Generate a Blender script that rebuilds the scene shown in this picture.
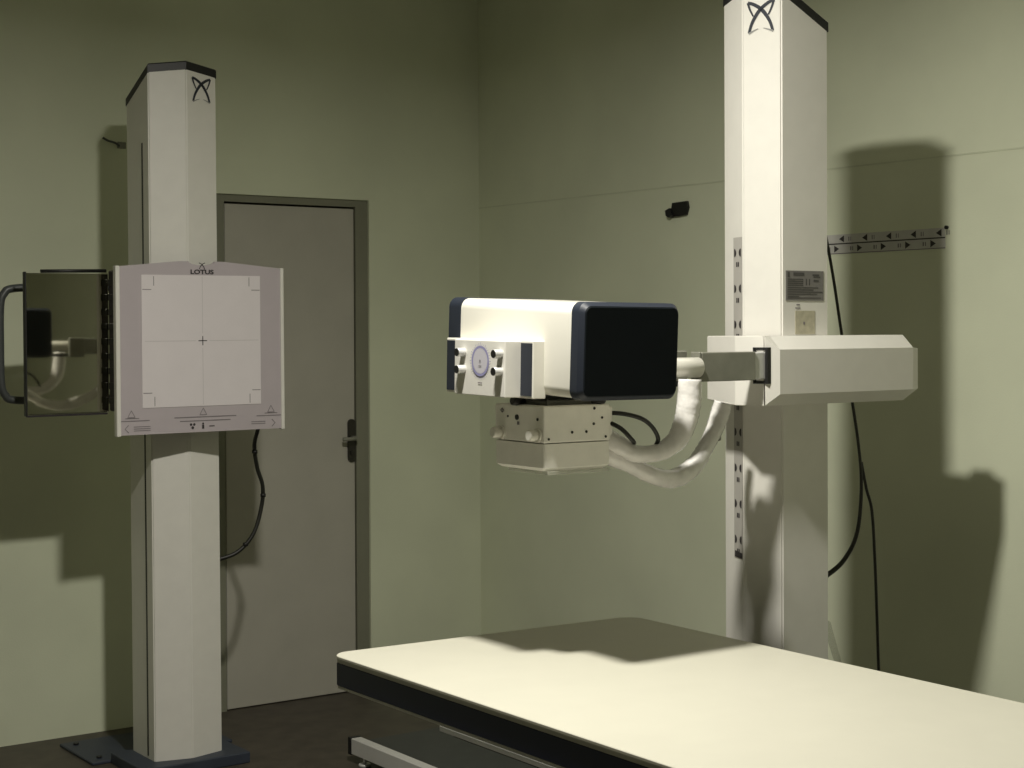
import bpy, bmesh, math, random
from mathutils import Vector, Matrix, Euler
random.seed(7)
sc = bpy.context.scene
for o in list(bpy.data.objects): bpy.data.objects.remove(o)
COL = sc.collection

# ------------------------------------------------------------------ camera
FPX = 1620.0
cd = bpy.data.cameras.new('camera'); cam = bpy.data.objects.new('camera', cd); COL.objects.link(cam)
cd.sensor_fit = 'HORIZONTAL'; cd.sensor_width = 36.0; cd.lens = FPX/1024*36.0
cd.shift_y = -39.0/1024; cd.clip_start = 0.05
TH, PI_, RO = math.radians(35.4), math.radians(0.6), math.radians(0.25)
F = Vector((math.sin(TH)*math.cos(PI_), math.cos(TH)*math.cos(PI_), -math.sin(PI_)))
R0 = Vector((math.cos(TH), -math.sin(TH), 0)); U0 = R0.cross(F)
Rv = R0*math.cos(RO) - U0*math.sin(RO); Uv = U0*math.cos(RO) + R0*math.sin(RO)
m = Matrix((Rv, Uv, -F)).transposed().to_4x4(); m.translation = (0, 0, 1.55)
cam.matrix_world = m
sc.camera = cam

# ------------------------------------------------------------------ world, lamp, exposure
w = bpy.data.worlds.new('world'); sc.world = w; w.use_nodes = True
w.node_tree.nodes['Background'].inputs[0].default_value = (0.01, 0.01, 0.01, 1)
w.node_tree.nodes['Background'].inputs[1].default_value = 0.0
LAMP = Vector((1.79, 2.77, 2.99))
ld = bpy.data.lights.new('lamp_light', 'AREA'); ld.shape = 'DISK'; ld.size = 0.16
ld.energy = 72.5; ld.spread = math.radians(172); ld.color = (1.0, 0.968, 0.865)
lo = bpy.data.objects.new('lamp_light', ld); COL.objects.link(lo); lo.location = LAMP
vs = sc.view_settings
vs.view_transform = 'Standard'; vs.look = 'None'; vs.gamma = 1.0; vs.use_curve_mapping = False
vs.exposure = 0.0

# ------------------------------------------------------------------ materials
def mat(name, col, rough=0.5, metal=0.0, var=0.0, vscale=6.0, bump=0.0, bscale=120.0, spec=0.5, coat=0.0, alpha=1.0, trans=0.0):
    M = bpy.data.materials.new(name); M.use_nodes = True
    nt = M.node_tree; b = nt.nodes['Principled BSDF']
    b.inputs['Base Color'].default_value = (*col, 1); b.inputs['Roughness'].default_value = rough
    b.inputs['Metallic'].default_value = metal; b.inputs['Specular IOR Level'].default_value = spec
    b.inputs['Coat Weight'].default_value = coat
    b.inputs['Alpha'].default_value = alpha; b.inputs['Transmission Weight'].default_value = trans
    tc = nt.nodes.new('ShaderNodeTexCoord')
    if var > 0:
        n = nt.nodes.new('ShaderNodeTexNoise'); n.inputs['Scale'].default_value = vscale; n.inputs['Detail'].default_value = 5
        nt.links.new(tc.outputs['Object'], n.inputs['Vector'])
        r = nt.nodes.new('ShaderNodeValToRGB'); e = r.color_ramp.elements
        e[0].position = 0.3; e[1].position = 0.7
        e[0].color = (*[c*(1-var) for c in col], 1); e[1].color = (*[min(1, c*(1+var)) for c in col], 1)
        nt.links.new(n.outputs['Fac'], r.inputs['Fac']); nt.links.new(r.outputs['Color'], b.inputs['Base Color'])
    if bump > 0:
        n2 = nt.nodes.new('ShaderNodeTexNoise'); n2.inputs['Scale'].default_value = bscale; n2.inputs['Detail'].default_value = 3
        nt.links.new(tc.outputs['Object'], n2.inputs['Vector'])
        bp = nt.nodes.new('ShaderNodeBump'); bp.inputs['Strength'].default_value = bump; bp.inputs['Distance'].default_value = 0.004
        nt.links.new(n2.outputs['Fac'], bp.inputs['Height']); nt.links.new(bp.outputs['Normal'], b.inputs['Normal'])
    return M
M_wall   = mat('green_wall_paint', (0.705, 0.735, 0.565), 0.62, var=0.05, vscale=2.5, bump=0.10, bscale=160, spec=0.25)
M_ceil   = mat('ceiling_paint', (0.74, 0.73, 0.69), 0.8, var=0.03)
M_floor  = mat('dark_vinyl_floor', (0.060, 0.050, 0.038), 0.55, var=0.25, vscale=14, bump=0.05, bscale=60)
M_door   = mat('grey_door_paint', (0.46, 0.44, 0.385), 0.5, var=0.04, bump=0.05, bscale=200)
M_frame  = mat('door_frame_shaded', (0.22, 0.22, 0.165), 0.6, var=0.05)  # frame colour darkened to stand for the shade in the door recess
M_white  = mat('white_powder_coat', (0.76, 0.74, 0.69), 0.42, var=0.02, vscale=20, bump=0.05, bscale=400)
M_housing= mat('glossy_white_plastic', (0.76, 0.74, 0.67), 0.28, var=0.015, coat=0.2)
M_blackcap = mat('black_plastic_cap', (0.012, 0.012, 0.013), 0.45, var=0.1)
M_navy   = mat('navy_plastic', (0.016, 0.021, 0.034), 0.5, var=0.08, bump=0.05, bscale=300)
M_navyface = mat('dark_navy_textured_plastic', (0.0022, 0.0052, 0.0085), 0.7, var=0.1, bump=0.05, bscale=300, spec=0.2)
M_table  = mat('cream_laminate', (0.655, 0.635, 0.54), 0.42, var=0.015, vscale=10)
M_tableedge = mat('grey_edge_band', (0.45, 0.44, 0.39), 0.5, var=0.05)
M_apron  = mat('dark_navy_apron', (0.012, 0.017, 0.050), 0.45, var=0.1)
M_alu    = mat('brushed_aluminium', (0.42, 0.42, 0.43), 0.38, metal=0.7, var=0.06, vscale=30)
M_lightmetal = mat('pale_painted_steel', (0.55, 0.54, 0.52), 0.45, var=0.05)
M_steel  = mat('dull_grey_steel', (0.24, 0.24, 0.20), 0.5, metal=0.25, var=0.18, vscale=12)
M_silver = mat('silver_steel', (0.66, 0.66, 0.65), 0.32, metal=0.35, var=0.05)
M_black  = mat('black_rubber', (0.008, 0.008, 0.008), 0.5, var=0.1)
M_cable  = mat('black_cable_sheath', (0.015, 0.015, 0.012), 0.45, var=0.1)
M_slate  = mat('dark_slate_plate', (0.030, 0.033, 0.035), 0.5, var=0.12, vscale=20)
M_basepl = mat('dark_blue_base_paint', (0.032, 0.040, 0.060), 0.55, var=0.15, vscale=12)
M_panel  = mat('lilac_grey_panel', (0.47, 0.42, 0.445), 0.5, var=0.02, vscale=15)
M_image  = mat('pale_imaging_area', (0.73, 0.68, 0.70), 0.5, var=0.015, vscale=15)
M_ink    = mat('dark_print', (0.035, 0.03, 0.032), 0.6, var=0.1)
M_inkmid = mat('grey_print', (0.20, 0.18, 0.19), 0.6, var=0.1)
M_inkpale= mat('pale_print', (0.57, 0.535, 0.545), 0.6, var=0.05)
M_logo   = mat('navy_print', (0.022, 0.026, 0.038), 0.5, var=0.1)
M_logopale = mat('pale_navy_print', (0.30, 0.30, 0.29), 0.5, var=0.1)
M_label  = mat('grey_label_plate', (0.19, 0.18, 0.175), 0.45, var=0.05)
M_labelink = mat('label_print', (0.075, 0.07, 0.07), 0.5, var=0.05)
M_sticker= mat('cream_sticker', (0.46, 0.43, 0.32), 0.6, var=0.12, vscale=60)
M_strip  = mat('grey_scale_tape', (0.46, 0.44, 0.41), 0.5, var=0.05)
M_wallstrip = mat('grey_wall_tape', (0.56, 0.55, 0.52), 0.45, var=0.05, vscale=30)
M_mirror = mat('tinted_glossy_sheet', (0.52, 0.51, 0.43), 0.03, metal=1.0, var=0.03)
M_ribbed = mat('dark_ribbed_plastic', (0.022, 0.016, 0.022), 0.5, var=0.1)
M_hose   = mat('white_plastic_film', (0.80, 0.78, 0.76), 0.24, var=0.08, vscale=35, bump=0.6, bscale=38, coat=0.4)
M_dial   = mat('pale_blue_dial', (0.58, 0.56, 0.62), 0.4, var=0.02)
M_dialring = mat('blue_dial_ring', (0.30, 0.29, 0.50), 0.4, var=0.05)
M_coll   = mat('collimator_enamel', (0.88, 0.86, 0.80), 0.45, var=0.03, vscale=30, bump=0.05, bscale=300)
M_acryl  = mat('clear_acrylic', (0.65, 0.66, 0.58), 0.15, var=0.02, alpha=0.45)
M_film   = mat('clear_film_strip', (0.45, 0.46, 0.42), 0.2, var=0.05, alpha=0.22)
M_flange = mat('dark_grey_flange', (0.11, 0.11, 0.095), 0.5, metal=0.3, var=0.1)
M_handle = mat('dark_bronze_metal', (0.045, 0.042, 0.036), 0.35, metal=0.6, var=0.1)
M_grab   = mat('dark_grey_grip', (0.055, 0.06, 0.06), 0.4, var=0.1)
M_groove = mat('wall_seam', (0.62, 0.65, 0.49), 0.7, var=0.05)
M_lampwhite = mat('white_lamp_metal', (0.7, 0.7, 0.68), 0.5, var=0.02)
M_glow = bpy.data.materials.new('lit_diffuser'); M_glow.use_nodes = True
M_glow.node_tree.nodes['Principled BSDF'].inputs['Emission Color'].default_value = (1, .95, .8, 1)
M_glow.node_tree.nodes['Principled BSDF'].inputs['Emission Strength'].default_value = 6.0

# ------------------------------------------------------------------ helpers
def V(*a): return Vector(a)
def new(): return bmesh.new()
def rbox(bm, x0, x1, y0, y1, z0, z1, r=0.0, seg=2):
    vs_ = [bm.verts.new((x, y, z)) for x in (x0, x1) for y in (y0, y1) for z in (z0, z1)]
    q = [(0,1,3,2), (4,6,7,5), (0,4,5,1), (2,3,7,6), (0,2,6,4), (1,5,7,3)]
    fs = [bm.faces.new([vs_[i] for i in a]) for a in q]
    if r > 0:
        es = list({e for f_ in fs for e in f_.edges})
        bmesh.ops.bevel(bm, geom=es, offset=r, segments=seg, profile=0.5, affect='EDGES')
    return bm
def prism(bm, pts, d):
    """extrude a closed planar polygon (list of Vectors) by vector d"""
    a = [bm.verts.new(p) for p in pts]; b = [bm.verts.new(Vector(p)+d) for p in pts]
    fs = [bm.faces.new(a[::-1]), bm.faces.new(b)]
    n = len(a)
    for i in range(n): fs.append(bm.faces.new((a[i], a[(i+1) % n], b[(i+1) % n], b[i])))
    bmesh.ops.recalc_face_normals(bm, faces=fs)
    return fs
def flat(bm, pts):
    bm.faces.new([bm.verts.new(p) for p in pts]); return bm
def smooth_path(pts, n=8):
    out = []; P = [Vector(p) for p in pts]
    for i in range(len(P)-1):
        p0, p1, p2, p3 = P[max(i-1, 0)], P[i], P[i+1], P[min(i+2, len(P)-1)]
        for k in range(n):
            t = k/n
            out.append(0.5*((2*p1)+(p2-p0)*t+(2*p0-5*p1+4*p2-p3)*t*t+(3*p1-p0-3*p2+p3)*t**3))
    out.append(P[-1]); return out
def tube(bm, path, r, n=10, wob=0.0):
    rings = []; up = Vector((0.13, 0.2, 0.97)).normalized()
    for i, p in enumerate(path):
        d = (path[min(i+1, len(path)-1)] - path[max(i-1, 0)]).normalized()
        a = d.cross(up)
        if a.length < 1e-3: a = d.cross(Vector((1, 0, 0)))
        a.normalize(); b = a.cross(d).normalized(); up = b
        rr = r(i/(len(path)-1)) if callable(r) else r
        ring = []
        for k in range(n):
            t = 2*math.pi*k/n; q = rr*(1+wob*random.uniform(-1, 1))
            ring.append(bm.verts.new(p + a*math.cos(t)*q + b*math.sin(t)*q))
        rings.append(ring)
    for i in range(len(rings)-1):
        for k in range(n):
            f_ = bm.faces.new((rings[i][k], rings[i][(k+1) % n], rings[i+1][(k+1) % n], rings[i+1][k])); f_.smooth = True
    bm.faces.new(rings[0][::-1]); bm.faces.new(rings[-1])
    bmesh.ops.recalc_face_normals(bm, faces=bm.faces[:])
    return bm
def cyl(bm, p0, p1, r, n=20, bev=0.0, r1=None):
    p0, p1 = Vector(p0), Vector(p1); d = (p1-p0).normalized()
    a = d.orthogonal().normalized(); b = d.cross(a); r1 = r if r1 is None else r1
    L = (p1-p0).length
    prof = [(0, r), (L, r1)] if bev == 0 else [(0, r-bev), (bev, r), (L-bev, r1), (L, r1-bev)]
    rings = [[bm.verts.new(p0+d*s+(a*math.cos(2*math.pi*k/n)+b*math.sin(2*math.pi*k/n))*q) for k in range(n)] for s, q in prof]
    fs = []
    for i in range(len(rings)-1):
        for k in range(n):
            f_ = bm.faces.new((rings[i][k], rings[i][(k+1) % n], rings[i+1][(k+1) % n], rings[i+1][k])); f_.smooth = True; fs.append(f_)
    fs += [bm.faces.new(rings[0][::-1]), bm.faces.new(rings[-1])]
    bmesh.ops.recalc_face_normals(bm, faces=fs)
    return bm
def rrect(x0, x1, z0, z1, r, n=6):
    """rounded rectangle outline in (a, b)"""
    out = []
    for cx, cz, a0 in ((x1-r, z1-r, 0), (x0+r, z1-r, 90), (x0+r, z0+r, 180), (x1-r, z0+r, 270)):
        for k in range(n+1):
            t = math.radians(a0+90*k/n); out.append((cx+r*math.cos(t), cz+r*math.sin(t)))
    return out
def loft(bm, rings):
    R_ = [[bm.verts.new(p) for p in r] for r in rings]; n = len(R_[0]); fs = []
    for i in range(len(R_)-1):
        for k in range(n):
            f_ = bm.faces.new((R_[i][k], R_[i][(k+1) % n], R_[i+1][(k+1) % n], R_[i+1][k])); fs.append(f_)
    fs += [bm.faces.new(R_[0][::-1]), bm.faces.new(R_[-1])]
    bmesh.ops.recalc_face_normals(bm, faces=fs); return fs
def root_of(o):
    while o.parent: o = o.parent
    return o
def obj(name, bm, material, parent=None, smooth_angle=None):
    """link bm (built in room coordinates) as one mesh object"""
    me = bpy.data.meshes.new(name)
    if parent is not None: off = Vector(root_of(parent).get('_at'))
    else:
        lo_ = [min(v.co[i] for v in bm.verts) for i in range(3)]; hi = [max(v.co[i] for v in bm.verts) for i in range(3)]
        off = Vector(((lo_[0]+hi[0])/2, (lo_[1]+hi[1])/2, lo_[2]))
    for v in bm.verts: v.co -= off
    if smooth_angle:
        for f_ in bm.faces: f_.smooth = True
        for e in bm.edges:
            if len(e.link_faces) == 2 and e.calc_face_angle(0) > math.radians(smooth_angle): e.smooth = False
    bm.to_mesh(me); bm.free(); me.materials.append(material)
    o = bpy.data.objects.new(name, me); COL.objects.link(o)
    if parent is None: o.location = off; o['_at'] = tuple(off)
    else: o.parent = parent
    return o
def thing(name, label, cat, at, group=None):
    o = bpy.data.objects.new(name, None); COL.objects.link(o); o.empty_display_size = 0.1
    o.location = at; o['_at'] = tuple(at); o['label'] = label; o['category'] = cat
    if group: o['group'] = group
    return o
def tag(o, label, cat, group=None):
    o['label'] = label; o['category'] = cat
    if group: o['group'] = group
    return o
def struct(o, label=None):
    o['kind'] = 'structure'
    if label: o['label'] = label
    return o
def ribbon(bm, pts, wid, O, A, B, N, lift=0.0015):
    """flat stroke on a plane: pts are (a, b), wid width at each point"""
    L = []
    for i, p in enumerate(pts):
        p = Vector(p); d = (Vector(pts[min(i+1, len(pts)-1)])-Vector(pts[max(i-1, 0)])).normalized()
        nrm = Vector((-d.y, d.x)); q = wid[i] if isinstance(wid, (list, tuple)) else wid
        L.append([bm.verts.new(O+A*c.x+B*c.y+N*lift) for c in (p+nrm*q/2, p-nrm*q/2)])
    for i in range(len(L)-1): bm.faces.new((L[i][0], L[i][1], L[i+1][1], L[i+1][0]))
def text_mesh(body, size, O, A, B, N, lift=0.0015):
    c = bpy.data.curves.new('lettering', 'FONT'); c.body = body; c.size = size; c.offset = .0008; c.align_x = 'CENTER'; c.align_y = 'CENTER'
    o = bpy.data.objects.new('lettering_tmp', c); COL.objects.link(o)
    dg = bpy.context.evaluated_depsgraph_get(); me = bpy.data.meshes.new_from_object(o.evaluated_get(dg))
    bpy.data.objects.remove(o)
    bm = new(); bm.from_mesh(me); bpy.data.meshes.remove(me)
    for v in bm.verts: v.co = O + A*v.co.x + B*v.co.y + N*lift
    return bm
def emblem(parent, O, A, B, N, w=0.082, h=0.086):
    """two crossing arcs with small wings, like a butterfly"""
    e = None
    for sgn in (1, -1):
        bm = new()
        main = [(-.50, 1.0), (-.28, .93), (0, .76), (.20, .55), (.36, .30), (.46, .02)]
        sp = smooth_path([(a*sgn, b, 0) for a, b in main], 5)
        pts = [((p.x)*w, (p.y-.5)*h) for p in sp]; k = len(pts)-1
        ribbon(bm, pts, [0.0108*(1-.25*abs(2*i/k-1)) for i in range(k+1)], O, A, B, N)
        wing = smooth_path([(-.50*sgn, 1.0, 0), (-.42*sgn, .78, 0), (-.29*sgn, .55, 0)], 5)
        pts = [(p.x*w, (p.y-.5)*h) for p in wing]
        ribbon(bm, pts, [0.0075-.003*i/(len(pts)-1) for i in range(len(pts))], O, A, B, N, 0.0017)
        obj('emblem_stroke', bm, M_logo, parent)
        bm = new()
        tail = smooth_path([(.47*sgn, .01, 0), (.30*sgn, .08, 0), (.10*sgn, .14, 0)], 4)
        pts = [(p.x*w, (p.y-.5)*h) for p in tail]
        ribbon(bm, pts, [0.0055-.004*i/(len(pts)-1) for i in range(len(pts))], O, A, B, N, 0.0019)
        obj('emblem_tail', bm, M_logopale, parent)

# ------------------------------------------------------------------ room shell
X0, X1, Y0, Y1, ZC = -2.4, 4.09, -2.2, 6.005, 3.06
bm = new(); rbox(bm, X0-.15, X1+.15, Y0-.15, Y1+.3, -0.12, 0.0); struct(obj('floor', bm, M_floor))
bm = new(); rbox(bm, X0-.15, X1+.15, Y0-.15, Y1+.3, ZC, ZC+.12); struct(obj('ceiling', bm, M_ceil))
bm = new()
DX0, DX1, DZ = 2.80, 3.52, 2.098
rbox(bm, X0, DX0, Y1, Y1+.15, 0, ZC); rbox(bm, DX1, X1+.15, Y1, Y1+.15, 0, ZC); rbox(bm, DX0, DX1, Y1, Y1+.15, DZ, ZC)
struct(obj('wall_left', bm, M_wall))
bm = new(); rbox(bm, X1, X1+.15, Y0, Y1, 0, ZC); struct(obj('wall_right', bm, M_wall))
bm = new(); rbox(bm, X0-.15, X0, Y0, Y1+.15, 0, ZC); struct(obj('wall_far_side', bm, M_wall))
bm = new(); rbox(bm, X0, X1+.15, Y0-.15, Y0, 0, ZC); struct(obj('wall_back', bm, M_wall))
# faint horizontal seam of the wall lining
bm = new(); rbox(bm, X1-.0015, X1, Y0, Y1, 2.085, 2.090); struct(obj('trim_1', bm, M_groove))

# door
d = bpy.data.objects.new('door_1', None); COL.objects.link(d); d.location = (3.16, Y1+.05, 0); d['_at'] = tuple(d.location); struct(d, 'grey painted door set in the green wall')
FW = 0.060
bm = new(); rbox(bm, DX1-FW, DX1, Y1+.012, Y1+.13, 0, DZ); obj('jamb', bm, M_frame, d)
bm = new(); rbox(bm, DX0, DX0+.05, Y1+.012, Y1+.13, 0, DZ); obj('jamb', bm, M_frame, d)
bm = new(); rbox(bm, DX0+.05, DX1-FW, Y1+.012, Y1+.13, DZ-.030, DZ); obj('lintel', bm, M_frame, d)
leaf = None
bm = new(); rbox(bm, DX0+.056, DX1-FW-.004, Y1+.020, Y1+.060, 0.004, DZ-.038, .002, 1); leaf = obj('door_leaf', bm, M_door, d)
bm = new(); rbox(bm, DX0+.05, DX1-FW, Y1+.028, Y1+.13, 0.0, 0.004); obj('gap_shade_strip', bm, M_black, d)  # black strip standing in for the shade in the gap under the leaf
# handle: long escutcheon with a lever
hx, hy = 3.438, Y1+.020
pl = rrect(hx-.018, hx+.018, 0.982, 1.165, .017)
bm = new(); prism(bm, [V(a, hy-.008, b) for a, b in pl], V(0, .008, 0)); hp = obj('handle_plate', bm, M_handle, leaf)
bm = new(); cyl(bm, (hx, hy-.008, 1.085), (hx, hy-.045, 1.085), .010, 16)
tube(bm, smooth_path([(hx, hy-.042, 1.085), (hx-.035, hy-.046, 1.083), (hx-.062, hy-.04, 1.082)], 5), .009, 10)
obj('lever', bm, M_steel, leaf)
bm = new(); cyl(bm, (hx, hy-.008, 1.02), (hx, hy-.014, 1.02), .008, 14); obj('lock_cylinder', bm, M_handle, leaf)

# ceiling lamp (out of frame, above the table)
t = thing('ceiling_lamp', 'round white ceiling lamp above the x-ray table', 'lamp', (LAMP.x, LAMP.y, ZC))
bm = new(); cyl(bm, (LAMP.x, LAMP.y, ZC), (LAMP.x, LAMP.y, LAMP.z+.012), .105, 32, .004); obj('housing', bm, M_lampwhite, t)
bm = new(); cyl(bm, (LAMP.x, LAMP.y, LAMP.z+.012), (LAMP.x, LAMP.y, LAMP.z+.004), .085, 32); obj('diffuser', bm, M_glow, t)

# ------------------------------------------------------------------ wall stand (left)
cx, ry = 2.376, 5.295           # centre and ridge of the column
st = thing('wall_bucky_stand', 'white faceted column stand with square lilac-grey detector panel beside the door', 'x-ray stand', (cx, 5.40, 0))
HW, PR, DP = 0.128, 0.033, 0.197
foot = [(cx, ry), (cx-HW, ry+PR), (cx-HW, ry+PR+DP), (cx+HW, ry+PR+DP), (cx+HW, ry+PR)]
def column(parent, foot, yref, axis, zb, ztop, slope, name, capname, capz=0.030):
    """foot: xy outline; top slopes down away from the ridge along axis (function giving the setback)"""
    bm = new(); n = len(foot)
    b = [bm.verts.new((x, y, zb)) for x, y in foot]
    tt = [bm.verts.new((x, y, ztop-slope*axis(x, y)-capz)) for x, y in foot]
    bm.faces.new(b[::-1]); bm.faces.new(tt)
    for i in range(n): bm.faces.new((b[i], b[(i+1) % n], tt[(i+1) % n], tt[i]))
    bmesh.ops.recalc_face_normals(bm, faces=bm.faces[:])
    ve = [e for e in bm.edges if abs((e.verts[0].co-e.verts[1].co).normalized().z) > .95]
    bmesh.ops.bevel(bm, geom=ve, offset=.004, segments=2, affect='EDGES')
    c = obj(name, bm, M_white, parent)
    bm = new(); mx = sum(x for x, y in foot)/n; my = sum(y for x, y in foot)/n
    ring = lambda s, dz: [V(mx+(x-mx)*s, my+(y-my)*s, ztop-slope*axis(x, y)+dz) for x, y in foot]
    loft(bm, [ring(1.012, -capz), ring(1.012, -.004), ring(.98, 0)])
    obj(capname, bm, M_blackcap, parent)
    return c
colL = column(st, foot, ry, lambda x, y: y-ry, 0.04, 2.492, 0.49, 'column', 'column_cap')
# slot along the left side of the column
bm = new(); rbox(bm, cx-HW-.0012, cx-HW+.004, ry+PR+.052, ry+PR+.062, .05, 2.205); obj('cable_slot', bm, M_black, st)
# emblem on the right front facet
fa = V(HW, PR, 0).normalized(); fn = V(PR, -HW, 0).normalized()
em = V(cx, ry, 0)+fa*0.066; em.z = 2.394
emblem(st, em, fa, V(0, 0, 1), fn, .080, .085)
# base
bm = new(); rbox(bm, 2.172, 2.578, 5.252, 5.545, 0.0, 0.04, .004, 2); obj('base_slab', bm, M_basepl, st)
bm = new(); rbox(bm, 2.105, 2.65, 5.548, 5.88, 0.0, 0.012, .003, 1); bp = obj('floor_plate', bm, M_basepl, st)
for x, y in ((2.15, 5.60), (2.15, 5.83), (2.61, 5.60), (2.61, 5.83)):
    bm = new(); cyl(bm, (x, y, .012), (x, y, .019), .010, 6); obj('bolt', bm, M_black, bp)
# detector panel
PX0, PX1, PZ0, PZ1, PY = 2.053, 2.671, 1.195, 1.764, 5.150
pc = (PX0+PX1)/2
out = [(PX0, PZ0), (PX1, PZ0), (PX1, PZ1), (pc+.085, PZ1+.021)]
for k in range(9):
    a = math.pi*k/8; out.append((pc+.050*math.cos(a), PZ1+.0215-.014*math.sin(a)))
out += [(pc-.085, PZ1+.021), (PX0, PZ1)]
bm = new(); prism(bm, [V(a, PY, b) for a, b in out], V(0, .014, 0)); pan = obj('detector_panel', bm, M_panel, st)
for x0, x1 in ((PX0-.006, PX0+.009), (PX1-.009, PX1+.004)):
    bm = new(); rbox(bm, x0, x1, PY-.006, PY+.018, PZ0-.004, PZ1+.002, .002, 1); obj('edge_rail', bm, M_white, pan)
NY = V(0, -1, 0); AX = V(1, 0, 0); AZ = V(0, 0, 1)
bm = new(); rbox(bm, 2.140, 2.583, PY-.0018, PY, 1.285, 1.737); img = obj('imaging_area', bm, M_image, pan)
def marks(name, mat_, par, y, rects):
    for i, (x0, x1, z0, z1) in enumerate(rects):
        y_ = y-.0001*i if name == 'centre_cross' else y
        bm = new(); flat(bm, [V(x0, y_, z0), V(x1, y_, z0), V(x1, y_, z1), V(x0, y_, z1)]); obj(name, bm, mat_, par)
iy = PY-.0024
mx_, mz_ = 2.362, 1.511
marks('centre_line', M_inkpale, img, iy, [(2.15, mx_-.025, mz_-.001, mz_+.001), (mx_+.025, 2.575, mz_-.001, mz_+.001), (mx_-.001, mx_+.001, 1.29, mz_-.025), (mx_-.001, mx_+.001, mz_+.025, 1.733)])
marks('centre_cross', M_ink, img, iy-.0003, [(mx_-.016, mx_+.016, mz_-.0016, mz_+.0016), (mx_-.0016, mx_+.0016, mz_-.016, mz_+.016)])
cm = []
for sx in (-1, 1):
    for sz in (-1, 1):
        a, b = mx_+sx*.178, mz_+sz*.205
        cm += [(a-.0012, a+.0012, b-.016, b+.016)]
        a, b = mx_+sx*.203, mz_+sz*.176
        cm += [(a-.016, a+.016, b-.0012, b+.0012)]
marks('corner_mark', M_inkmid, img, iy, cm)
bm = text_mesh('LOTUS', .021, V(pc, PY, 1.748), V(1.35, 0, 0), AZ, NY); obj('maker_lettering', bm, M_ink, pan)
bm = new()
for s in (1, -1):
    pts = [(-.011*s, .012), (-.002*s, .008), (.006*s, 0), (.010*s, -.010)]
    ribbon(bm, pts, .0028, V(pc, PY, 1.768), AX, AZ, NY, .002)
obj('small_emblem', bm, M_ink, pan)
def triangle(x, z, s=.013):
    bm = new(); pts = [(-s, -s*.8), (0, s), (s, -s*.8), (-s, -s*.8)]
    for i in range(3): ribbon(bm, [pts[i], pts[i+1]], .0022, V(x, PY, z), AX, AZ, NY, .001+.0002*i)
    return obj('warning_triangle', bm, M_inkmid, pan)
for x in (2.100, pc, 2.622): triangle(x, 1.265)
marks('caption_line', M_inkmid, pan, PY-.001, [(2.062, 2.165, 1.241, 1.244), (2.078, 2.128, 1.250, 1.2525), (2.255, 2.487, 1.2455, 1.249), (2.275, 2.465, 1.2325, 1.236), (2.565, 2.662, 1.241, 1.244), (2.597, 2.647, 1.250, 1.2525)])
marks('caption_bar', M_inkmid, pan, PY-.001, [(2.108, 2.168, 1.221, 1.2235), (2.108, 2.168, 1.214, 1.2165), (2.108, 2.168, 1.2075, 1.210), (2.545, 2.600, 1.221, 1.2235), (2.545, 2.600, 1.214, 1.2165)])
for x, s in ((2.083, 1), (2.632, -1)):
    bm = new(); ribbon(bm, [(.007*s, .013), (-.006*s, 0), (.007*s, -.013)], .003, V(x, PY, 1.216), AX, AZ, NY, .001); obj('chevron_mark', bm, M_inkmid, pan)
def blob(x, z, r):
    bm = new(); flat(bm, [V(x+r*math.cos(k*math.pi/4), PY-.0012, z+r*math.sin(k*math.pi/4)) for k in range(8)]); return bm
for x, z, r in ((pc-.046, 1.222, .0048), (pc-.034, 1.222, .0048), (pc-.040, 1.211, .0052), (pc-.001, 1.2235, .004)):
    obj('printed_dot', blob(x, z, r), M_ink, pan)
marks('printed_symbol', M_ink, pan, PY-.001, [(pc-.005, pc+.003, 1.206, 1.219), (pc+.022, pc+.042, 1.2125, 1.216)])
pan.location = (.0205, .045, 0)
# housing behind the panel
bm = new(); rbox(bm, 2.056, 2.668, PY+.014, 5.232, 1.275, 1.752, .004, 1); hs = obj('cassette_housing', bm, M_ribbed, st); hs.location = (.0205, .045, 0)
for k in range(9):
    z = 1.30+.05*k
    bm = new(); rbox(bm, 2.052, 2.056, PY+.022, 5.226, z, z+.022, .001, 1); obj('side_rib', bm, M_black, hs)
bm = new(); rbox(bm, cx-.09, cx+.09, 5.278, 5.300, 1.32, 1.70); obj('carriage_mount', bm, M_black, st)
# tinted reflective sheet drawn out beside the panel
bm = new(); rbox(bm, 1.772, 2.0555, 5.232, 5.246, 1.272, 1.741, .002, 1); sh = obj('reflective_tray', bm, M_mirror, st); sh.location = (.0205, .045, 0); sh.data.transform(Matrix.Translation((1.914-cx, 5.24-5.40, 1.5)) @ Matrix.Rotation(math.radians(.32), 4, 'X') @ Matrix.Translation((cx-1.914, 5.40-5.24, -1.5))); sh['label'] = 'dark tinted reflective sheet standing out to the left of the panel'
bm = new(); rbox(bm, 1.768, 1.774, 5.229, 5.250, 1.268, 1.745, .0015, 1); obj('tray_edge', bm, M_black, sh)
bm = new(); rbox(bm, 1.774, 2.05, 5.2325, 5.250, 1.264, 1.270, .001, 1); obj('tray_edge', bm, M_ribbed, sh)
bm = new(); cyl(bm, (1.83, 5.252, 1.748), (2.056, 5.252, 1.752), .006, 10); obj('tray_rod', bm, M_black, sh)
# patient grab handle
bm = new(); tube(bm, smooth_path([(2.16, 5.42, 1.70), (1.90, 5.40, 1.697), (1.790, 5.40, 1.692), (1.762, 5.40, 1.676), (1.748, 5.40, 1.635), (1.746, 5.40, 1.5), (1.748, 5.40, 1.375), (1.762, 5.40, 1.334), (1.790, 5.40, 1.318), (1.90, 5.40, 1.314), (2.16, 5.42, 1.312)], 6), .0135, 12)
gh = obj('grab_handle', bm, M_grab, st)
bm = new(); rbox(bm, 2.15, 2.26, 5.39, 5.45, 1.28, 1.735, .004, 1); obj('handle_bracket', bm, M_black, gh)
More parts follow.
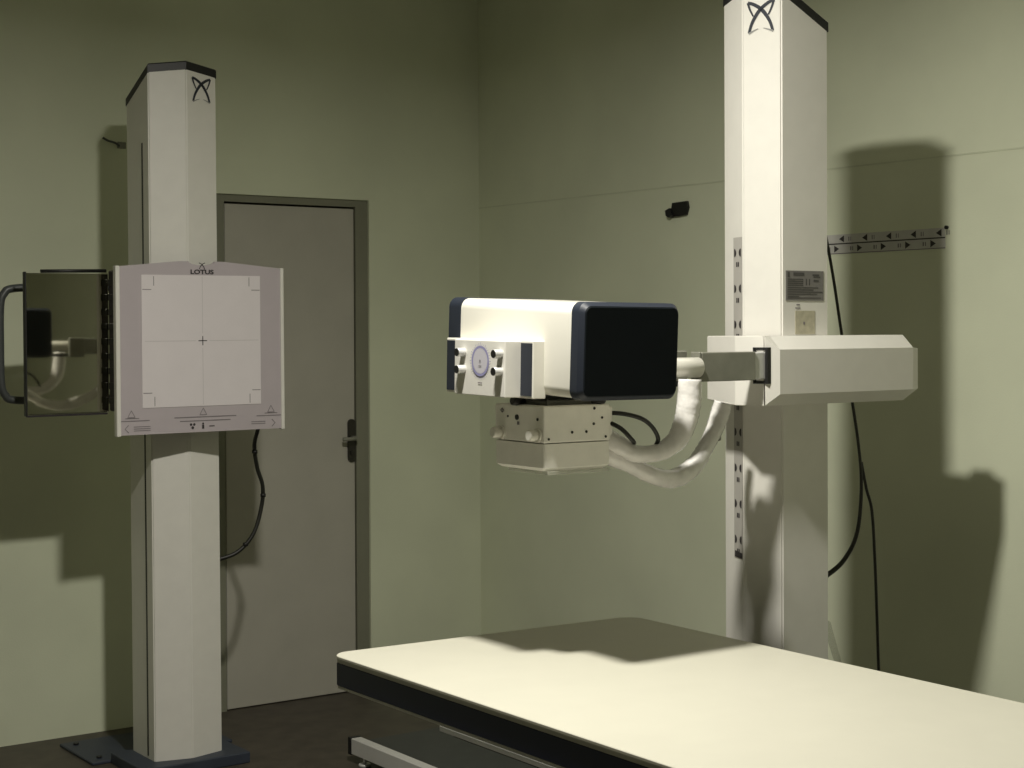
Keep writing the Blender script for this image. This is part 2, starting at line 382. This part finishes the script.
# signal cable
bm = new(); tube(bm, smooth_path([(2.626, 5.225, 1.30), (2.626, 5.26, 1.20), (2.634, 5.31, 1.13), (2.664, 5.35, 1.045), (2.690, 5.36, .975), (2.690, 5.37, .90), (2.655, 5.37, .80), (2.59, 5.38, .735), (2.500, 5.40, .712)], 8), .0075, 10)
cb = obj('signal_cable', bm, M_cable, st)
for p in ((2.640, 5.32, 1.105), (2.694, 5.365, .94), (2.625, 5.372, .765)):
    bm = new(); cyl(bm, V(*p)-V(0, 0, .006), V(*p)+V(0, 0, .006), .010, 10); obj('cable_tie', bm, M_black, cb)
st.rotation_euler = (0, math.radians(-0.22), 0)

# small hook on the wall behind the stand
t = thing('wall_hook', 'small dark hook on the green wall beside the left column', 'hook', (2.39, Y1, 2.26))
bm = new(); rbox(bm, 2.395, 2.43, Y1-.006, Y1, 2.252, 2.278, .002, 1); obj('back_plate', bm, M_steel, t)
bm = new(); tube(bm, smooth_path([(2.40, Y1-.008, 2.262), (2.375, Y1-.03, 2.27), (2.34, Y1-.045, 2.275), (2.32, Y1-.045, 2.285)], 5), .0045, 8); obj('prong', bm, M_grab, t)

# ------------------------------------------------------------------ floor rail under the tube column
rl = thing('floor_rail', 'low pale steel floor rail with dark middle running under the table', 'rail', (3.13, 3.4, 0))
RY0, RY1 = 1.2, 5.03
for x0, x1 in ((2.864, 2.904), (3.36, 3.40)):
    bm = new(); rbox(bm, x0, x1, RY0, RY1, .034, .090, .002, 1); b_ = obj('beam', bm, M_lightmetal, rl)
    bm = new(); rbox(bm, x0-.002, x1+.002, RY1, RY1+.022, .030, .092, .002, 1); obj('end_cap', bm, M_black, b_)
bm = new(); rbox(bm, 2.912, 3.352, RY0, RY1, .05, .075); obj('centre_plate', bm, M_slate, rl)
for x in (2.884, 3.38):
    for y in (1.4, 2.6, 3.8, 4.97):
        bm = new(); cyl(bm, (x, y, 0), (x, y, .010), .022, 14, .002); cyl(bm, (x, y, .010), (x, y, .036), .006, 10); obj('levelling_foot', bm, M_silver, rl)
for y in (1.6, 3.3, 4.9):
    bm = new(); rbox(bm, 2.90, 3.362, y-.03, y+.03, .036, .050); obj('cross_member', bm, M_black, rl)

# ------------------------------------------------------------------ tube column (right)
rx, rcy = 3.080, 3.243
ts = thing('tube_column_stand', 'tall white faceted column with measuring tape and side carriage behind the table', 'x-ray stand', (3.19, rcy, 0.075))
HW2, PR2, DP2 = .114, .036, .180
foot2 = [(rx, rcy), (rx+PR2, rcy-HW2), (rx+PR2+DP2, rcy-HW2), (rx+PR2+DP2, rcy+HW2), (rx+PR2, rcy+HW2)]
column(ts, foot2, rx, lambda x, y: x-rx, .115, 2.506, .49, 'column', 'column_cap')
bm = new(); rbox(bm, 3.00, 3.32, rcy-.17, rcy+.17, .077, .115, .004, 1); bs = obj('trolley_base', bm, M_basepl, ts)
fa2 = V(PR2, -HW2, 0).normalized(); fn2 = V(-HW2, -PR2, 0).normalized()
em = V(rx, rcy, 0)+fa2*.058; em.z = 2.400
emblem(ts, em, fa2, AZ, fn2, .080, .086)
# measuring tape on the left facet
fl = V(-PR2, -HW2, 0).normalized(); fln = V(-HW2, PR2, 0).normalized()     # along facet towards the ridge, outward normal
O = V(rx, rcy, 0)
def onfl(s, z, lift): v = O-fl*s+fln*lift; return V(v.x, v.y, z)
T0, T1 = .004, .058
bm = new(); flat(bm, [onfl(T1, .905, .0012), onfl(T0, .905, .0012), onfl(T0, 1.80, .0012), onfl(T1, 1.80, .0012)]); tp = obj('measuring_tape', bm, M_strip, ts)
for k in range(9):
    z = 1.757-.1*k
    for s, sg in ((T1-.010, 1), (T0+.010, -1)):
        bm = new(); pts = [onfl(s-sg*.013*math.cos(a_)+sg*.004, z+.0115*math.sin(a_), .0022) for a_ in [math.pi*j/8-math.pi/2 for j in range(9)]]
        flat(bm, pts); obj('half_disc_mark', bm, M_ink, tp)
    bm = new()
    for s in (.036, .026): flat(bm, [onfl(s+.0035, z-.039, .002), onfl(s-.0035, z-.039, .002), onfl(s-.0035, z-.026, .002), onfl(s+.0035, z-.026, .002)])
    obj('scale_figure', bm, M_ink, tp)
bm = new(); flat(bm, [onfl(T1-.006, .908, .0022), onfl(T0+.002, .906, .0022), onfl(T0+.002, .921, .0022), onfl(T1-.006, .925, .0022)]); obj('tape_end_mark', bm, M_ink, tp)
# plates on the right side face
sy = rcy-HW2
SC = V(3.128, sy, 0)
def sidebox(name, x0, x1, z0, z1, m_, par, th=.0015):
    bm = new(); rbox(bm, x0, x1, sy-th, sy+.0005, z0, z1); return obj(name, bm, m_, par)
np_ = sidebox('rating_plate', 3.130, 3.276, 1.622, 1.704, M_label, ts)
rows = [(3.136, 3.144, 1.686, 1.700), (3.158, 3.200, 1.690, 1.699), (3.232, 3.258, 1.690, 1.695), (3.236, 3.262, 1.685, 1.689)]
for k in range(4): rows.append((3.136, 3.196, 1.679-.0055*k, 1.682-.0055*k))
rows += [(3.206, 3.210, 1.664, 1.682), (3.218, 3.222, 1.664, 1.682), (3.236, 3.256, 1.674, 1.680)]
for k, e in enumerate((3.254, 3.236, 3.270, 3.250, 3.18)): rows.append((3.136, e, 1.656-.006*k, 1.659-.006*k))
rows.append((3.136, 3.265, 1.628, 1.6305))
bm = new()
for x0, x1, z0, z1 in rows: flat(bm, [V(x0, sy-.0021, z0), V(x1, sy-.0021, z0), V(x1, sy-.0021, z1), V(x0, sy-.0021, z1)])
obj('plate_print', bm, M_labelink, np_)
bm = new()
for x0, x1, z0, z1 in ((3.170, 3.184, 1.609, 1.612), (3.166, 3.186, 1.600, 1.603)): flat(bm, [V(x0, sy-.001, z0), V(x1, sy-.001, z0), V(x1, sy-.001, z1), V(x0, sy-.001, z1)])
obj('small_print', bm, M_inkmid, ts)
sk = sidebox('paper_sticker', 3.166, 3.242, 1.530, 1.594, M_sticker, ts, .0012)
bm = new(); flat(bm, [V(3.196, sy-.002, 1.556), V(3.203, sy-.002, 1.556), V(3.203, sy-.002, 1.564), V(3.196, sy-.002, 1.564)]); obj('sticker_mark', bm, M_inkmid, sk)

# carriage
CZ0, CZ1 = 1.340, 1.526
def carriage():
    bm = new()
    # front block before the column, shallow ridge
    fr = [(2.950, 3.137), (2.9765, 3.0545), (2.9805, 3.068), (3.066, 3.068), (3.066, 3.300), (2.997, 3.300)]
    loft(bm, [[V(x, y, CZ0+(.010 if y > 3.2 else 0)) for x, y in fr], [V(x, y, CZ1) for x, y in fr]])
    bmesh.ops.bevel(bm, geom=bm.edges[:], offset=.002, segments=2, affect='EDGES')
    return bm
cg = obj('carriage_block', carriage(), M_white, ts)
# long side housing, chamfered along its length and at the rear
def side_housing():
    bm = new(); yo, yi, c = 3.030, 3.128, .038
    prof = [(yi, CZ0), (yo+c, CZ0), (yo, CZ0+.032), (yo, CZ1-c+.002), (yo+c, CZ1), (yi, CZ1)]
    rf = [V(2.978, y, z) for y, z in [(yi, CZ0), (yo+.026, CZ0), (yo+.0225, CZ0+.003), (yo+.0225, CZ1-.004), (yo+.026, CZ1), (yi, CZ1)]]
    r0 = [V(3.010, y, z) for y, z in prof]
    r1 = [V(3.533, y, z) for y, z in prof]
    r2 = [V(3.556, y, z) for y, z in [(yi, CZ0+.03), (yo+c, CZ0+.03), (yo+.003, CZ0+.034), (yo+.003, CZ1-c+.0), (yo+c, CZ1-.034), (yi, CZ1-.034)]]
    rf[0].x = rf[5].x = 3.068; r0[0].x = r0[5].x = 3.070
    loft(bm, [rf, r0, r1, r2]); return bm
hsg = obj('side_housing', side_housing(), M_white, ts)
bm = new(); rbox(bm, 3.305, 3.525, 3.129, 3.40, CZ0+.004, CZ1-.002, .012, 2); obj('rear_housing', bm, M_white, ts)
# arm socket and telescopic arm
AY0, AY1, AZ0, AZ1 = 3.047, 3.076, 1.412, 1.484
fx = lambda y: 2.950+.343*(3.137-y)            # front facet of the block
sl0, sl1, sz0, sz1, th = AY0+.0, AY1+.004, AZ0-.005, AZ1+.005, .007
bm = new()
for (y0, y1, z0, z1) in ((sl0, sl1, sz1, sz1+th), (sl0, sl1, sz0-th, sz0), (sl0-.004, sl0+.003, sz0-th, sz1+th), (sl1-.003, sl1+.004, sz0-th, sz1+th)):
    prism(bm, [V(fx(y)-.005, y, z) for y, z in ((y0, z0), (y1, z0), (y1, z1), (y0, z1))], V(.012, 0, 0))
obj('socket_seal', bm, M_black, ts)
bm = new(); rbox(bm, 2.90, 2.985, AY0+.004, AY1, AZ0, AZ1, .003, 1); obj('inner_arm', bm, M_silver, ts)
bm = new(); rbox(bm, 2.748, 2.938, AY0-.0015, AY1+.0015, AZ0-.0015, AZ1+.0015, .002, 1); obj('arm_sleeve', bm, M_steel, ts)
bm = new(); rbox(bm, 2.740, 2.748, AY0-.001, AY1+.004, AZ0-.003, AZ1+.003, .002, 1); obj('arm_flange', bm, M_steel, ts)
bm = new(); rbox(bm, 2.668, 2.742, 3.093, 3.115, 1.398, 1.490, .003, 1); obj('arm_bracket', bm, M_steel, ts)

ts.location += V(.042, .044, 0)  # pushed back along the camera's line of sight, like tube head and collimator below
# ------------------------------------------------------------------ tube head
hx0, hx1, hz0, hz1 = 2.218, 2.508, 1.389, 1.608
hd = thing('x_ray_tube_head', 'white box-shaped x-ray tube head with navy ends and control knobs', 'x-ray tube', ((hx0+hx1)/2, 3.115, (hz0+hz1)/2))
def body_ring(y, g=0.0, r=.026):
    return [V(a, y, b) for a, b in rrect(hx0-g, hx1+g, hz0-g, hz1+g, r)]
bm = new(); loft(bm, [body_ring(2.888), body_ring(3.345)]); bod = obj('housing', bm, M_housing, hd, 40)
bm = new(); loft(bm, [body_ring(2.888, .003, .024), body_ring(2.862, .003, .024), body_ring(2.850, -.006, .018)]); nc = obj('end_cap', bm, M_navy, hd, 25)
bm = new(); loft(bm, [body_ring(2.850, -.008, .016), body_ring(2.8485, -.009, .015)]); obj('end_face', bm, M_navyface, nc)
bm = new(); loft(bm, [body_ring(3.345, .001, .025), body_ring(3.398, .001, .025), body_ring(3.411, -.008, .018)]); obj('end_cap', bm, M_navy, hd, 25)
# trunnion to the arm
bm = new(); cyl(bm, (2.508, 3.062, 1.444), (2.762, 3.062, 1.446), .026, 28, .003); obj('trunnion', bm, M_housing, hd)
bm = new(); cyl(bm, (2.50, 3.075, 1.447), (2.53, 3.075, 1.447), .05, 28, .003); obj('trunnion_collar', bm, M_black, hd)
bm = new(); rbox(bm, 2.60, 2.70, 3.06, 3.09, 1.398, 1.412, .002, 1); obj('lock_bar', bm, M_black, hd)
# control panel on the side
bm = new(); rbox(bm, 2.186, 2.224, 2.992, 3.358, 1.379, 1.514, .0025, 2); cp = obj('control_panel', bm, M_housing, hd)
bm = new(); rbox(bm, 2.1845, 2.188, 2.9955, 3.039, 1.385, 1.508); obj('navy_inlay', bm, M_navy, cp)
bm = new(); rbox(bm, 2.1845, 2.188, 3.252, 3.354, 1.385, 1.508); obj('navy_inlay', bm, M_navy, cp)
bm = new(); rbox(bm, 2.140, 2.1875, 3.0395, 3.252, 1.3805, 1.5125, .002, 2); obj('face_plate', bm, M_white, cp)
NX = V(-1, 0, 0); AYn = V(0, -1, 0)
dy, dz = 3.140, 1.463
def disc(y, z, r0, r1, x, n=32):
    bm = new()
    if r0 == 0: flat(bm, [V(x, y+r1*math.cos(2*math.pi*k/n), z+r1*math.sin(2*math.pi*k/n)) for k in range(n)]); return bm
    a = [[bm.verts.new((x, y+r*math.cos(2*math.pi*k/n), z+r*math.sin(2*math.pi*k/n))) for k in range(n)] for r in (r0, r1)]
    for k in range(n): bm.faces.new((a[0][k], a[0][(k+1) % n], a[1][(k+1) % n], a[1][k]))
    return bm
obj('angle_dial', disc(dy, dz, 0, .030, 2.1388), M_dial, cp)
obj('dial_ring', disc(dy, dz, .0305, .0365, 2.1388), M_dialring, cp)
bm = new()
for k in range(36):
    a = 2*math.pi*k/36; r0, r1 = .038, .042 if k % 3 else .0445
    ribbon(bm, [(r0*math.cos(a), r0*math.sin(a)), (r1*math.cos(a), r1*math.sin(a))], .0012, V(2.140, dy, dz), AYn, AZ, NX, .0012)
obj('dial_tick', bm, M_dialring, cp)
bm = new(); ribbon(bm, [(-.004, 0), (.004, 0)], .0014, V(2.140, dy, dz), AYn, AZ, NX, .002); ribbon(bm, [(0, -.004), (0, .004)], .0014, V(2.140, dy, dz), AYn, AZ, NX, .0021); ribbon(bm, [(-.006, -.012), (.006, -.012)], .0018, V(2.140, dy, dz), AYn, AZ, NX, .002)
obj('dial_pointer', bm, M_ink, cp)
bm = new(); ribbon(bm, [(-.009, -.052), (.009, -.052)], .0028, V(2.140, dy, dz), AYn, AZ, NX, .0012); obj('panel_caption', bm, M_inkmid, cp)
for y in (3.211, 3.057):
    for z in (1.482, 1.441):
        bm = new(); cyl(bm, (2.141, y, z), (2.119, y, z), .0105, 20, .001); k_ = obj('push_button', bm, M_silver, cp)
        bm = new(); cyl(bm, (2.1195, y, z), (2.1175, y, z), .0095, 20, .0005); obj('button_cap', bm, M_black, cp)
cp.rotation_euler = (math.radians(-1.4), 0, 0)
hd.rotation_euler = (math.radians(2.4), math.radians(0.5), 0)
hd.location += V(.022, .030, .007)

# ------------------------------------------------------------------ collimator
cc = (2.338, 3.118)
co = thing('collimator', 'pale enamel collimator box with knobs hanging under the tube head', 'collimator', (cc[0], cc[1], 1.215))
S = .098
bm = new(); rbox(bm, cc[0]-S, cc[0]+S, cc[1]-S, cc[1]+S+.012, 1.278, 1.366, .004, 2); cbx = obj('body', bm, M_coll, co)
bm = new()
def cring(z, s, c=.0): return [V(cc[0]+a, cc[1]+b, z) for a, b in rrect(-s, s, -s, s+.012, .008, 3)]
loft(bm, [cring(1.2765, S), cring(1.220, S), cring(1.212, S-.010)]); obj('lower_shell', bm, M_coll, co)
bm = new(); rbox(bm, cc[0]-S+.01, cc[0]+S-.004, cc[1]-S-.002, cc[1]+S-.03, 1.2035, 1.2119, .001, 1); obj('acrylic_window', bm, M_acryl, co)
bm = new(); rbox(bm, cc[0]-.075, cc[0]+.085, cc[1]-.08, cc[1]+.08, 1.366, 1.378, .002, 1); fg = obj('mounting_flange', bm, M_flange, co)
bm = new(); rbox(bm, cc[0]-.06, cc[0]+.06, cc[1]-.06, cc[1]+.06, 1.378, 1.387); obj('swivel_ring', bm, M_black, co)
# knobs on the left (-X) face
lx = cc[0]-S
for y in (cc[1]+.078, cc[1]-.076):
    bm = new(); cyl(bm, (lx, y, 1.297), (lx-.006, y, 1.297), .017, 20, .001); cyl(bm, (lx-.006, y, 1.297), (lx-.030, y, 1.297), .0135, 20, .003); obj('field_knob', bm, M_housing, co)
bm = new(); cyl(bm, (lx+.001, cc[1]+.012, 1.336), (lx-.003, cc[1]+.012, 1.336), .0065, 16); obj('lamp_button', bm, M_black, co)
bm = new(); cyl(bm, (lx+.001, cc[1]-.074, 1.334), (lx-.002, cc[1]-.074, 1.334), .0035, 12); obj('face_screw', bm, M_black, co)
bm = new(); cyl(bm, (lx+.001, cc[1]+.052, 1.337), (lx-.0015, cc[1]+.052, 1.337), .0028, 12); obj('face_screw', bm, M_black, co)
bm = new(); flat(bm, [V(lx-.001, cc[1]+.086, 1.350), V(lx-.001, cc[1]+.066, 1.350), V(lx-.001, cc[1]+.076, 1.344)]); flat(bm, [V(lx-.001, cc[1]+.086, 1.351), V(lx-.001, cc[1]+.076, 1.357), V(lx-.001, cc[1]+.066, 1.351)]); obj('arrow_mark', bm, M_inkmid, co)
bm = new(); flat(bm, [V(lx-.001, cc[1]+.012, 1.318), V(lx-.001, cc[1]+.002, 1.318), V(lx-.001, cc[1]+.002, 1.326), V(lx-.001, cc[1]+.012, 1.326)]); obj('button_caption', bm, M_inkmid, co)
# tightening knob above
bm = new(); cyl(bm, (lx+.02, cc[1]+.015, 1.372), (lx-.014, cc[1]+.015, 1.376), .0105, 16, .002); obj('clamp_knob', bm, M_black, co)
bm = new(); cyl(bm, (cc[0]+.075, cc[1]-.075, 1.3665), (cc[0]+.075, cc[1]-.075, 1.381), .022, 18, .004); obj('clamp_knob', bm, M_black, co)
# screws on the near face
fy = cc[1]-S
for dx, z, r in ((.050, 1.357, .0034), (.073, 1.334, .0030), (.048, 1.320, .0034), (.026, 1.302, .0034), (-.016, 1.302, .0034), (-.084, 1.288, .0030), (.084, 1.288, .0030)):
    bm = new(); cyl(bm, (cc[0]+dx, fy+.001, z), (cc[0]+dx, fy-.0015, z), r, 12); obj('face_screw', bm, M_black, co)
bm = new(); rbox(bm, cc[0]+S, cc[0]+S+.030, cc[1]-.07, cc[1]+.06, 1.270, 1.358, .003, 1); obj('cable_box', bm, M_coll, co)
co.rotation_euler = (0, 0, math.radians(-1.5))
co.location += V(.022, .030, 0)

# ------------------------------------------------------------------ hoses and cables at the head
HS = V(.004, -.008, 0)
def hose(name, pts, r, label, wob=.10, n=14):
    bm = new(); tube(bm, smooth_path(pts, 7), r, n, wob); o = tag(obj(name, bm, M_hose), label, 'hose'); o.location += HS; return o
hose('cable_hose', [(2.701, 3.048, 1.420), (2.698, 3.048, 1.365), (2.688, 3.05, 1.315), (2.660, 3.05, 1.272), (2.61, 3.055, 1.243), (2.54, 3.06, 1.240), (2.515, 3.075, 1.254), (2.474, 3.11, 1.285)],
     lambda t: .029+.003*math.sin(t*7)-.007*t, 'white film-wrapped hose rising from the collimator to the arm', .045)
hose('cable_hose', [(2.926, 3.17, 1.352), (2.918, 3.175, 1.318), (2.890, 3.17, 1.275), (2.838, 3.15, 1.228), (2.766, 3.12, 1.187), (2.684, 3.10, 1.168), (2.602, 3.09, 1.186), (2.55, 3.11, 1.215), (2.490, 3.14, 1.243)],
     lambda t: .0235+.002*math.sin(t*14), 'longer white hose sagging lowest between the collimator and carriage', .05)
bm = new(); tube(bm, smooth_path([(2.474, 3.10, 1.342), (2.50, 3.065, 1.340), (2.54, 3.045, 1.328), (2.575, 3.045, 1.306), (2.598, 3.05, 1.275), (2.60, 3.07, 1.25)], 7), .0055, 10)
o = obj('thin_cable', bm, M_cable); o.location += HS
tag(o, 'thin black cable looping from the collimator into the hose', 'cable')
bm = new(); tube(bm, smooth_path([(2.474, 3.10, 1.322), (2.488, 3.06, 1.305), (2.51, 3.045, 1.278), (2.53, 3.06, 1.268)], 6), .0055, 8)
o = obj('thin_cable', bm, M_cable); o.location += HS
tag(o, 'short black cable running from the collimator onto the hose', 'cable')
bm = new(); tube(bm, smooth_path([(2.985, 3.225, 1.342), (2.968, 3.225, 1.31), (2.955, 3.222, 1.275), (2.945, 3.215, 1.25)], 6), .011, 10)
o = obj('dark_conduit', bm, M_steel); o.location += HS
tag(o, 'short grey conduit beside the hose under the carriage', 'conduit')

# ------------------------------------------------------------------ table
TX0, TX1, TY0, TY1, TZ = 1.914, 2.832, 1.05, 3.446, .760
tb = thing('x_ray_table', 'long cream-topped examination table with dark navy sides', 'table', ((TX0+TX1)/2, (TY0+TY1)/2, 0))
def tring(z, g, r=.05):
    out = []
    for a, b in rrect(TX0+g, TX1-g, TY0+g, TY1-g, r-g*.5, 8):
        out.append(V(a, b+(.022-.045*(a-TX0)/(TX1-TX0) if b > 2.5 else 0), z))
    return out
bm = new(); loft(bm, [tring(.7535, 0), tring(.7585, 0), tring(.760, .0015)]); obj('tabletop', bm, M_table, tb)
bm = new(); loft(bm, [tring(.744, .001), tring(.7535, .001)]); obj('edge_band', bm, M_tableedge, tb)
bm = new(); rbox(bm, TX0+.004, TX1-.004, TY0+.004, TY1-.006, .686, .744, .003, 1); obj('apron', bm, M_apron, tb)
for x0 in (TX0+.006, TX1-.018):
    bm = new(); rbox(bm, x0, x0+.012, TY0+.01, TY1-.01, .680, .686); obj('lower_lip', bm, M_lightmetal, tb)
for x0 in (TX0+.004, TX1-.024):
    bm = new(); rbox(bm, x0, x0+.020, TY0+.3, 2.98, .668, .680, .001, 1); obj('slide_rail', bm, M_silver, tb)
bm = new(); rbox(bm, TX0+.03, TX1-.03, 1.3, 2.96, .655, .686); fr_ = obj('under_frame', bm, M_black, tb)
for y0 in (1.45, 2.52):
    bm = new(); rbox(bm, TX0+.035, TX1-.25, y0, y0+.10, .03, .655, .006, 2); obj('pedestal', bm, M_lightmetal, tb)
    bm = new(); rbox(bm, TX0+.03, TX1-.06, y0-.06, y0+.16, .0, .03, .004, 1); obj('foot_plate', bm, M_slate, tb)

# ------------------------------------------------------------------ things on the right wall
wt = thing('wall_tape', 'grey arrow-marked tape strip on the wall right of the tall column', 'tape', (X1, 3.62, 1.79))
bm = new(); rbox(bm, X1-.0012, X1, 3.385, 3.895, 1.796, 1.862); obj('tape', bm, M_wallstrip, wt)
WX = X1-.0018
def wq(bm, y0, y1, z0, z1): flat(bm, [V(WX, y0, z0), V(WX, y1, z0), V(WX, y1, z1), V(WX, y0, z1)])
bm = new(); wq(bm, 3.385, 3.89, 1.8285, 1.8325); obj('centre_line', bm, M_ink, wt)
bm = new(); wq(bm, 3.385, 3.89, 1.7965, 1.799); obj('border_line', bm, M_inkmid, wt)
def tri(y, z, s, dirn):
    bm = new(); flat(bm, [V(WX, y-dirn*s, z), V(WX, y+dirn*s*.6, z+s*.85), V(WX, y+dirn*s*.6, z-s*.85)]); return obj('arrow_mark', bm, M_ink, wt)
def px2y(px): # wall position along Y for marks spaced evenly on the tape
    return px
for i in range(5):
    y = 3.822-.1035*i; tri(y, 1.8465, .014, -1)
    bm = new(); wq(bm, y-.032, y-.028, 1.839, 1.853); wq(bm, y-.040, y-.037, 1.839, 1.853); obj('scale_figure', bm, M_inkmid, wt)
    y = 3.850-.1035*i; tri(y, 1.8135, .014, 1)
    bm = new(); wq(bm, y+.026, y+.030, 1.807, 1.820); wq(bm, y+.034, y+.040, 1.807, 1.820); obj('scale_figure', bm, M_inkmid, wt)
bm = new(); cyl(bm, (X1-.008, 3.378, 1.862), (X1, 3.378, 1.862), .006, 10); obj('nail', bm, M_black, wt)

so = thing('wall_socket', 'small black open socket box on the green wall', 'socket', (X1, 4.65, 1.972))
bm = new(); prism(bm, [V(X1-.012, y, z) for y, z in ((4.682, 2.024), (4.600, 2.026), (4.594, 2.002), (4.604, 1.975), (4.655, 1.971), (4.694, 1.972))], V(.012, 0, 0)); obj('box', bm, M_black, so)
bm = new(); prism(bm, [V(X1-.022, y, z) for y, z in ((4.712, 1.996), (4.688, 2.004), (4.672, 1.978), (4.690, 1.968), (4.708, 1.976))], V(.022, 0, 0)); obj('loose_insert', bm, M_blackcap, so)

# cables behind the tall column
bm = new(); tube(bm, smooth_path([(3.52, 3.36, 1.85), (3.548, 3.372, 1.80), (3.552, 3.349, 1.684), (3.552, 3.318, 1.526), (3.552, 3.277, 1.327), (3.552, 3.252, 1.195), (3.552, 3.242, 1.078), (3.545, 3.252, .945), (3.52, 3.28, .862), (3.46, 3.30, .815), (3.38, 3.31, .790)], 7), lambda t: .0046+.003*min(1, max(0, (t-.55)*3)), 10)
o = obj('power_cable', bm, M_cable); o.location += V(.046, .048, 0)
tag(o, 'black cable hanging behind the tall column and curving back to it', 'cable')
bm = new(); tube(bm, smooth_path([(3.566, 3.255, 1.150), (3.575, 3.243, 1.07), (3.59, 3.235, 1.00), (3.60, 3.232, .83), (3.605, 3.226, .58), (3.61, 3.222, .36), (3.61, 3.22, .01)], 7), .0045, 10)
o = obj('power_cable', bm, M_cable); o.location += V(.046, .048, 0)
tag(o, 'thinner black cable hanging straight down behind the table', 'cable')
bm = new()
pts = [(3.44, 3.265, .70), (3.45, 3.245, .62), (3.455, 3.21, .53), (3.46, 3.17, .44), (3.46, 3.12, .34)]
prism(bm, [V(*p) for p in pts]+[V(p[0]+.002, p[1]+.038, p[2]+.012) for p in pts[::-1]], V(.0008, 0, 0))
tag(obj('film_strip', bm, M_film), 'clear plastic film strip hanging behind the tall column', 'film')
for o in bpy.data.objects:
    if '_at' in o: del o['_at']
